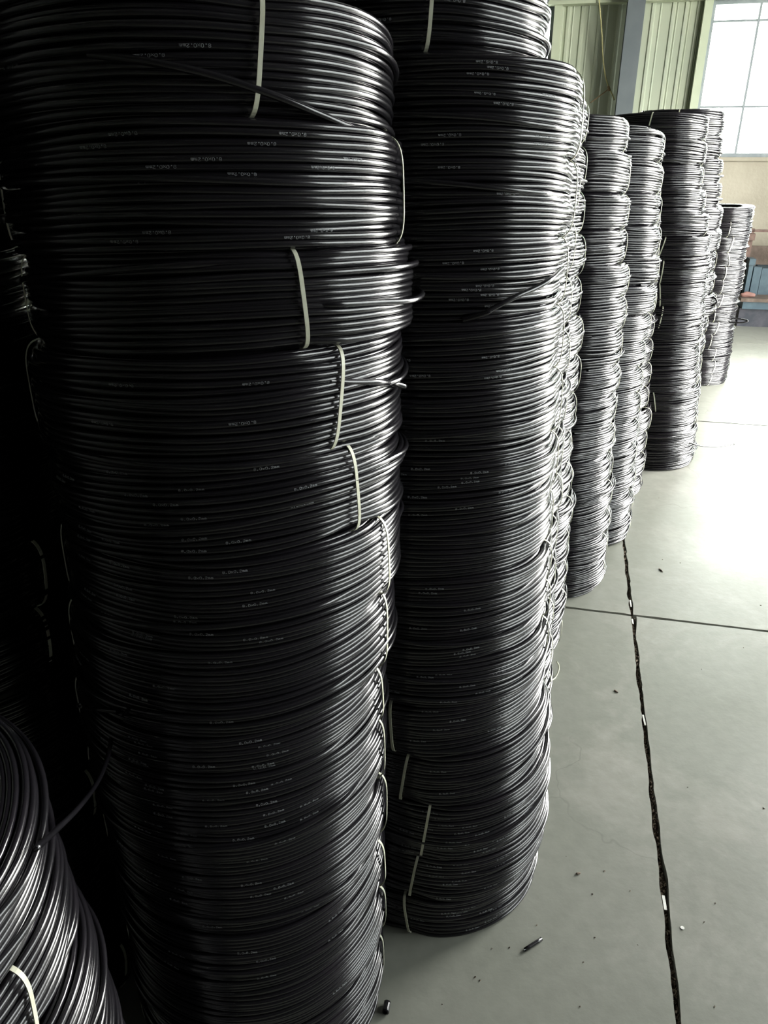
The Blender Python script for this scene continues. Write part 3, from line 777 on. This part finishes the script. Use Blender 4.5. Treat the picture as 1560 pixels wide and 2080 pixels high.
scrap(1306, 1453, 1311, 1474, 0.0025, 'white plastic sliver in the long floor joint, midway down')
scrap(1347, 1820, 1352, 1849, 0.0030, 'longest white plastic sliver in the long floor joint near the bottom')
# round white dot
p = on_floor(1386, 1885, 0.0006); mb = MB(); mb.tube([p, p + np.array([0, 0, 0.0012])], 0.0042, n=12)
mb.build('plastic_disc', M_WHITE, None, label='tiny round white plastic disc on the floor right of the long joint', category='scrap')
def splinter(x0, y0, x1, y1, label):
    a = on_floor(x0, y0, 0.002); b = on_floor(x1, y1, 0.002)
    mb = MB(); mb.tube([a, a * .7 + b * .3, a * .3 + b * .7, b], [0.0006, 0.003, 0.0026, 0.0005], n=6)
    return mb.build('chip', M_DEB, None, label=label, category='chip')
splinter(1338, 1154, 1347, 1162, 'dark splinter on the floor above the joint crossing, to its right')
splinter(1247, 1401, 1256, 1407, 'dark splinter on the floor left of the long joint below the crossing')
splinter(1169, 1775, 1180, 1773, 'dark splinter on the floor beside the second stack')

# ------------------------------------------------------------------ machinery by the back wall
VM = 8.05
def WM(x, y, v=VM): return on_wall(x, y, v)
t = empty('machine_bench', B(WM(1530, 640)[0], VM + 0.3, 0), label='blue steel machine bench with rusty upright against the back wall, behind the farthest stack', category='machine')
ua = WM(1504, 630)[0]; ub = ua + 1.1
zt = WM(1530, 606)[1]; zm = WM(1530, 628)[1]; z0_ = max(0.0, WM(1530, 655)[1])
def part(name, m, *boxes):
    mb = MB()
    for b in boxes: mb.bbox(*b)
    loc = np.array(t.location); mb.v = [tuple(np.array(v) - loc) for v in mb.v]
    return mb.build(name, m, t)
part('base', M_NAVY, (ua, ub, VM + 0.04, VM + 0.6, 0.0, zm))
part('front_panel', M_BLUE, (ua + 0.01, ub, VM, VM + 0.62, zm, zt - 0.03))
part('backboard', M_SACK, (ua - 0.15, ub, VM + 0.55, VM + 0.6, zt, WM(1540, 512)[1]))
part('table_top', M_SACK, (ua - 0.02, ub + 0.02, VM - 0.03, VM + 0.66, zt - 0.03, zt))
ul = WM(1543, 580)[0]
part('upright', M_BLUE, (ul - 0.035, ul + 0.035, VM + 0.2, VM + 0.3, zt, WM(1543, 548)[1]))
part('cabinet', M_BLUE, (ul + 0.05, ub, VM + 0.25, VM + 0.6, zt, WM(1550, 552)[1]))
up = WM(1540, 480)[0]
part('post', M_RUST, (up - 0.022, up + 0.022, VM + 0.3, VM + 0.34, zt, WM(1540, 470)[1]))
part('crossbar', M_RUST, (up, ub + 0.3, VM + 0.3, VM + 0.33, WM(1540, 474)[1] - 0.012, WM(1540, 474)[1] + 0.01))
part('clamp', M_RUST, (up - 0.04, up + 0.03, VM + 0.26, VM + 0.38, WM(1540, 487)[1] - 0.03, WM(1540, 487)[1] + 0.03))
part('motor_housing', M_BLUE, (WM(1528, 540)[0], WM(1541, 540)[0], VM + 0.15, VM + 0.3, WM(1535, 543)[1], WM(1535, 530)[1]), (WM(1530, 540)[0], WM(1539, 540)[0], VM + 0.17, VM + 0.28, zt, WM(1535, 543)[1]))
def lump(name, m, u, v, z, su, sv, sz, seed, **props):
    import bmesh
    bm = bmesh.new(); bmesh.ops.create_icosphere(bm, subdivisions=3, radius=1)
    rr = np.random.default_rng(seed); ph = rr.uniform(0, 6, 6)
    for vv in bm.verts:
        k = 1 + 0.12 * math.sin(4 * vv.co.x + ph[0]) * math.cos(3 * vv.co.y + ph[1]) + 0.08 * math.sin(7 * vv.co.z + ph[2] + 3 * vv.co.x)
        x, y, zz = vv.co.x * su * k, vv.co.y * sv * k, max(vv.co.z * sz * k, -sz * 0.8)
        p = B(x, y); vv.co = (p[0], p[1], zz)
    me = bpy.data.meshes.new(name); bm.to_mesh(me); bm.free()
    for p in me.polygons: p.use_smooth = True
    o = obj(name, me, m, None, loc=B(u, v, z), **props); return o
us_ = WM(1512, 560)[0]
lump('sack', M_SACK, us_ + 0.04, VM + 0.38, zt + 0.135, 0.15, 0.12, 0.16, 3, label='brown slumped sack lying on the blue machine bench', category='sack')
lump('rag', M_PINK, WM(1530, 556)[0], VM + 0.06, zt + 0.022, 0.075, 0.03, 0.026, 8, label='faded red rag crumpled at the front of the blue machine bench', category='rag')

# ------------------------------------------------------------------ cord on the green wall
def wl(x, y, v): 
    u, z = on_wall(x, y, v); return B(u, v, z)
cd = empty('hanging_cord', wl(1217, -30, V1 - 0.12), label='thin yellowish cord hanging before the green wall, left of the column', category='cord')
def cpart(name, pts, r, m):
    mb = MB(); mb.tube(spline([wl(x, y, v) for x, y, v in pts], 6), r, n=6)
    loc = np.array(cd.location); mb.v = [tuple(np.array(q) - loc) for q in mb.v]; mb.build(name, m, cd, smooth=True)
cpart('strand', [(1214, -60, V1-0.10), (1217, 0, V1-0.10), (1222, 60, V1-0.10), (1225, 120, V1-0.10), (1230, 155, V1-0.10), (1237, 180, V1-0.10)], 0.007, M_CORD)
cpart('brace_strand', [(1237, 180, V1-0.10), (1222, 192, V1-0.08), (1199, 209, V1-0.05)], 0.006, M_CORDB)
cpart('brace_strand', [(1237, 180, V1-0.10), (1243, 190, V1-0.09), (1248, 203, V1-0.06)], 0.007, M_CORD)
cpart('knot', [(1235.5, 176, V1-0.10), (1237, 180, V1-0.11), (1238, 184, V1-0.10)], 0.013, M_CORDB)
